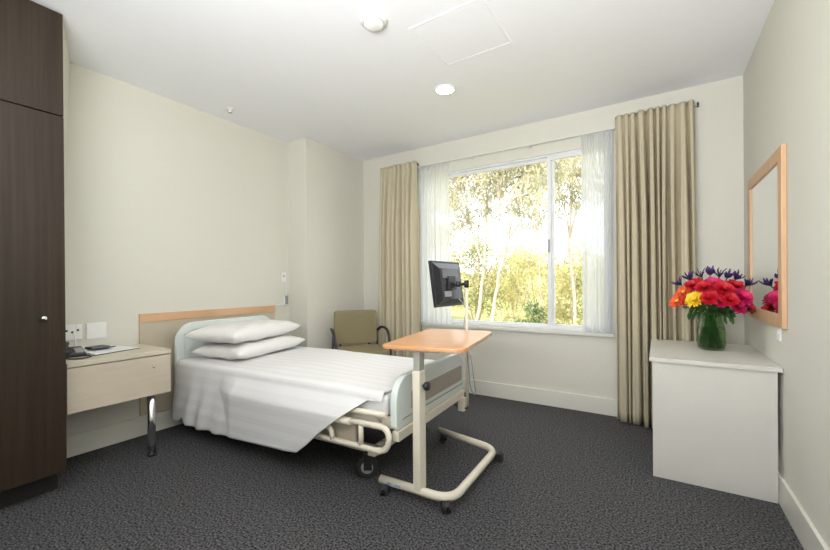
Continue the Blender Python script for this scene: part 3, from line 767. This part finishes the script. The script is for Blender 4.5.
# mirror
mi = empty('wall_mirror', (XR, 3.035, 1.387))
q = MB(); a, c, w_ = .425, .462, .068
for (p1, p2, p3, p4) in (((-a, -c), (a, -c), (a-w_, -c+w_), (-a+w_, -c+w_)), ((a, -c), (a, c), (a-w_, c-w_), (a-w_, -c+w_)),
                         ((a, c), (-a, c), (-a+w_, c-w_), (a-w_, c-w_)), ((-a, c), (-a, -c), (-a+w_, -c+w_), (-a+w_, c-w_))):
    q.prism([p1, p2, p3, p4], -.022, -.001, 0, bev=.002)
q.build('mirror_frame', OAKV, mi)
MB().box(-.014, -.010, -a+w_-.004, a-w_+.004, -c+w_-.004, c-w_+.004).build('mirror_glass', MIRROR, mi)
tag(mi, 'oak-framed rectangular mirror hanging on the right wall', 'mirror')

# ------------------------------------------------------------------ vase with flowers
VX, VY = .298, 3.20
va = empty('glass_vase', (VX, VY, ZT))
prof = [(.0, .004), (.064, .004), (.074, .012), (.080, .05), (.078, .12), (.070, .17), (.060, .20), (.062, .222), (.066, .232)]
inn = [(.062, .230), (.058, .222), (.056, .20), (.066, .17), (.074, .12), (.076, .05), (.070, .016), (0, .016)]
MB().lathe([(0, 0), (.062, 0)]+prof[1:]+inn, (0, 0, 0), 36).build('glass_body', VASEG, va)
MB().lathe([(0, .017), (.068, .018), (.0745, .05), (.0725, .12), (.068, .145), (0, .145)], (0, 0, 0), 32).build('water', WATER, va)
tag(va, 'rounded clear green glass vase holding the bouquet on the white desk', 'vase')

def ray_uv(du, dz, dd=0):
    """a bloom position: du to the right and dz above the vase rim as seen from the room, dd toward the camera"""
    d_ = Vector((VX, VY, 0)).normalized(); rr = Vector((d_.y, -d_.x, 0))
    return Vector((VX, VY, ZT+.232))+rr*du-d_*dd+Vector((0, 0, dz))
def petal(bm, base, d_, up_, L, W_, cup):
    s_ = d_.cross(up_).normalized()
    rows = [(0, .25, 0), (.35, .8, cup*.35), (.7, 1, cup*.55), (1, .35, cup*.3)]
    prev = None
    for t, w2, h in rows:
        c = base+d_*L*t+up_*h*L
        cur = [bm.verts.new(c-s_*W_*w2/2), bm.verts.new(c+up_*-.004), bm.verts.new(c+s_*W_*w2/2)]
        if prev:
            for i in range(2):
                f_ = bm.faces.new((prev[i], prev[i+1], cur[i+1], cur[i])); f_.smooth = True
        prev = cur
def flower(pos, rad, m, kind, label, cat='flower', centre=YELLOW, group=None, seed=0):
    rnd = random.Random(seed); base = Vector((VX, VY, ZT))
    root = empty(kind, base+Vector((0, 0, .02)))
    ang = rnd.uniform(0, 6.28)
    foot = base+Vector((.045*math.cos(ang), .045*math.sin(ang), .025))
    neck = base+Vector(((pos-base).x*.16, (pos-base).y*.16, .228))
    nrm = (pos-(base+Vector((0, 0, .20)))).normalized()
    nrm = (nrm+Vector((-.10, -.45, .1))).normalized()
    o = root.location
    MB().tube([foot-o, neck-o, neck.lerp(pos, .6)+Vector((0, 0, .01))-o, pos-nrm*rad*.25-o], .0042, 6).build('stem', LEAFG, root)
    x, y_ = frame_of(nrm); q_ = MB()
    if kind == 'spiky_flower':
        for k in range(13):
            a_ = k*2.4; d_ = (x*math.cos(a_)*.6+y_*math.sin(a_)*.6+nrm*rnd.uniform(.7, 1.5)).normalized()
            petal(q_.bm, pos-o-nrm*rad*.3, d_, d_.cross(x).normalized(), rad*rnd.uniform(.9, 1.7), rad*.34, .2)
        q_.build('bloom', m, root)
    else:
        layers = {'gerbera': ((1, 0.05, 16), (.8, .25, 14), (.55, .5, 10)), 'chrysanthemum': ((1, 0, 18), (.9, .3, 16), (.75, .65, 14), (.5, 1.1, 10)), 'carnation': ((1, .1, 11), (.92, .5, 11), (.75, 1.0, 9), (.55, 1.8, 8))}[kind]
        for r_, lift, n in layers:
            for k in range(n):
                a_ = 2*math.pi*(k+rnd.uniform(-.2, .2))/n+lift; d_ = (x*math.cos(a_)+y_*math.sin(a_)+nrm*(lift+rnd.uniform(-.06, .12))).normalized()
                upv = (nrm-d_*nrm.dot(d_)).normalized()
                petal(q_.bm, pos-o, d_, upv, rad*r_*rnd.uniform(.88, 1.08), rad*(.34 if kind != 'carnation' else .62), .18)
        q_.build('bloom', m, root)
        if kind == 'gerbera':
            R_ = nrm.to_track_quat('Z', 'Y').to_matrix().to_4x4()
            MB().lathe([(rad*.2, 0), (rad*.22, rad*.10), (rad*.12, rad*.16), (0, rad*.17)], pos-o, 14, R_).build('flower_centre', centre, root)
        lf = MB(); ld = (x+nrm*-.4).normalized(); petal(lf.bm, neck.lerp(pos, .65)-o, ld, y_, .07, .03, .3); petal(lf.bm, neck.lerp(pos, .5)-o, (-y_-nrm*.2).normalized(), x, .08, .03, .3)
        petal(lf.bm, neck.lerp(pos, .45)-o, (y_-nrm*.2).normalized(), x, .08, .03, .3)
        lf.build('leaf', LEAFG, root)
    tag(root, label, cat, group or 'flowers in the glass vase'); return root
fl = [
 (-.185, .10, .06, .050, ORANGE, 'gerbera', 'orange-red gerbera at the far left of the bouquet, lower of two'),
 (-.150, .165, .05, .045, ORANGE, 'gerbera', 'orange gerbera at the left of the bouquet, above the lower orange one'),
 (-.085, .115, .12, .048, YELLOW, 'chrysanthemum', 'yellow chrysanthemum at the left front of the bouquet'),
 (-.085, .205, .04, .052, RED, 'carnation', 'red carnation at the upper left, above the yellow bloom'),
 (-.010, .125, .13, .046, RED, 'carnation', 'red carnation right beside the yellow bloom'),
 (.045, .100, .12, .036, PINK, 'carnation', 'small pink carnation at the lower centre of the bouquet'),
 (.010, .215, .06, .052, PINK, 'carnation', 'magenta carnation at the top centre of the bouquet'),
 (.065, .180, .10, .052, RED, 'carnation', 'large red carnation right of the bouquet centre'),
 (.120, .200, .03, .048, RED, 'carnation', 'red carnation at the upper right of the bouquet'),
 (.155, .130, .07, .052, PINK, 'carnation', 'large magenta carnation at the right side of the bouquet'),
 (.135, .065, .07, .040, PINK, 'carnation', 'bright pink carnation low on the right of the bouquet'),
 (.190, .060, .02, .036, RED, 'carnation', 'small red carnation at the lowest right edge of the bouquet'),
 (.02, .18, -.08, .050, RED, 'carnation', 'red carnation at the back of the bouquet'),
 (-.035, .195, .10, .042, RED, 'carnation', 'red carnation high in front, left of the bouquet centre'),
 (.095, .115, .13, .040, RED, 'carnation', 'red carnation low in front, between the pink blooms'),
 (-.135, .105, .09, .034, RED, 'carnation', 'small red carnation between the orange gerberas and the yellow bloom'),
 (.14, .12, -.09, .050, PINK, 'carnation', 'magenta carnation at the back right, seen in the mirror'),
]
for i, (du, dz, dd, r_, m_, k_, lb) in enumerate(fl): flower(ray_uv(du*.97, dz*.92-.005, dd), r_*1.3, m_, k_, lb, seed=i)
pf = [(-.17, .215, .0, 'far left'), (-.115, .255, .02, 'upper left'), (-.05, .275, .0, 'left of the top centre'), (-.005, .29, .03, 'top centre'),
      (.045, .275, .0, 'just right of the top centre'), (.085, .265, .04, 'upper right'), (.13, .255, .0, 'right shoulder'), (.185, .21, .0, 'far right')]
for i, (du, dz, dd, w_) in enumerate(pf):
    flower(ray_uv(du*.98, dz*.93, dd), .042, PURPLE, 'spiky_flower', 'dark purple spiky flower at the %s of the bouquet' % w_, group='purple spiky flowers in the vase', seed=40+i)
# leafy collar of greenery
for i, (du, dz, dd, lb) in enumerate([(-.10, .03, .06, 'left'), (.0, .035, .12, 'front'), (.15, .02, .06, 'right'), (.03, .03, -.12, 'back')]):
    root = empty('fern_sprig', (VX, VY, ZT+.22)); q_ = MB(); p_ = ray_uv(du, dz, dd)-root.location
    q_.tube([(0, 0, -.19), (p_.x*.15, p_.y*.15, .0), p_], .0025, 6); rnd = random.Random(i)
    for k in range(16):
        t = rnd.uniform(.25, 1.05); d_ = Vector((rnd.uniform(-1, 1), rnd.uniform(-1, 1), rnd.uniform(-.5, .7)))+p_.normalized()
        petal(q_.bm, p_*t+Vector((0, 0, .012)), d_.normalized(), Vector((0, 0, 1)), .075, .026, .2)
    q_.build('frond', LEAFG, root)
    tag(root, 'dark green leafy sprig under the blooms at the %s of the bouquet' % lb, 'greenery', 'green sprigs in the vase')

# ------------------------------------------------------------------ ceiling fittings
dl = empty('downlight', (-1.415, 2.706, H))
MB().lathe([(.066, -.001), (.085, -.001), (.088, -.006), (.083, -.012), (.070, -.010), (.066, -.001)], n=40).build('trim_ring', WHITEP, dl)
MB().lathe([(.0, -.013), (.045, -.0125), (.069, -.008), (.069, -.003), (0, -.003)], n=36).build('diffuser', LAMP, dl)
ld = bpy.data.lights.new('downlight_lamp', 'SPOT'); ld.energy = 45; ld.color = (1, .94, .82); ld.spot_size = math.radians(150); ld.spot_blend = .9; ld.shadow_soft_size = .06
lo_ = bpy.data.objects.new('downlight_lamp', ld); COL.objects.link(lo_); lo_.parent = dl; lo_.location = (0, 0, -.03)
tag(dl, 'round recessed ceiling light, lit, nearest the window', 'ceiling light')
sdd = empty('smoke_detector', (-1.392, 1.775, H))
MB().lathe([(.078, 0), (.080, -.008), (.074, -.014), (.060, -.016), (.058, -.026), (.052, -.036), (.030, -.042), (0, -.043)], n=40).build('housing', WHITEP, sdd)
MB().lathe([(.059, -.018), (.0605, -.018), (.0605, -.022), (.059, -.022), (.059, -.018)], n=40).build('vent_ring', GREY, sdd)
tag(sdd, 'white round smoke detector on the ceiling beside the access hatch', 'smoke detector')
hc = empty('access_hatch', (-1.02, 2.18, H), math.radians(-1))
q = MB(); a = .24
for (x0, x1, y0, y1) in ((-a, a, -a, -a+.012), (-a, a, a-.012, a), (-a, -a+.012, -a+.012, a-.012), (a-.012, a, -a+.012, a-.012)): q.box(x0, x1, y0, y1, -.004, 0)
q.build('hatch_frame', CEIL, hc); MB().box(-a+.016, a-.016, -a+.016, a-.016, -.003, 0).build('hatch_panel', CEIL, hc)
tag(hc, 'square white access hatch set in the ceiling', 'hatch')
sp = empty('sprinkler', (-3.15, 1.985, H))
MB().lathe([(.036, 0), (.036, -.004), (.014, -.008), (.010, -.03), (0, -.03)], n=24).build('escutcheon', WHITEP, sp)
MB().lathe([(0, -.030), (.018, -.031), (.018, -.034), (0, -.035)], n=20).build('deflector', CHROME, sp)
tag(sp, 'small fire sprinkler head on the ceiling above the bed', 'sprinkler')
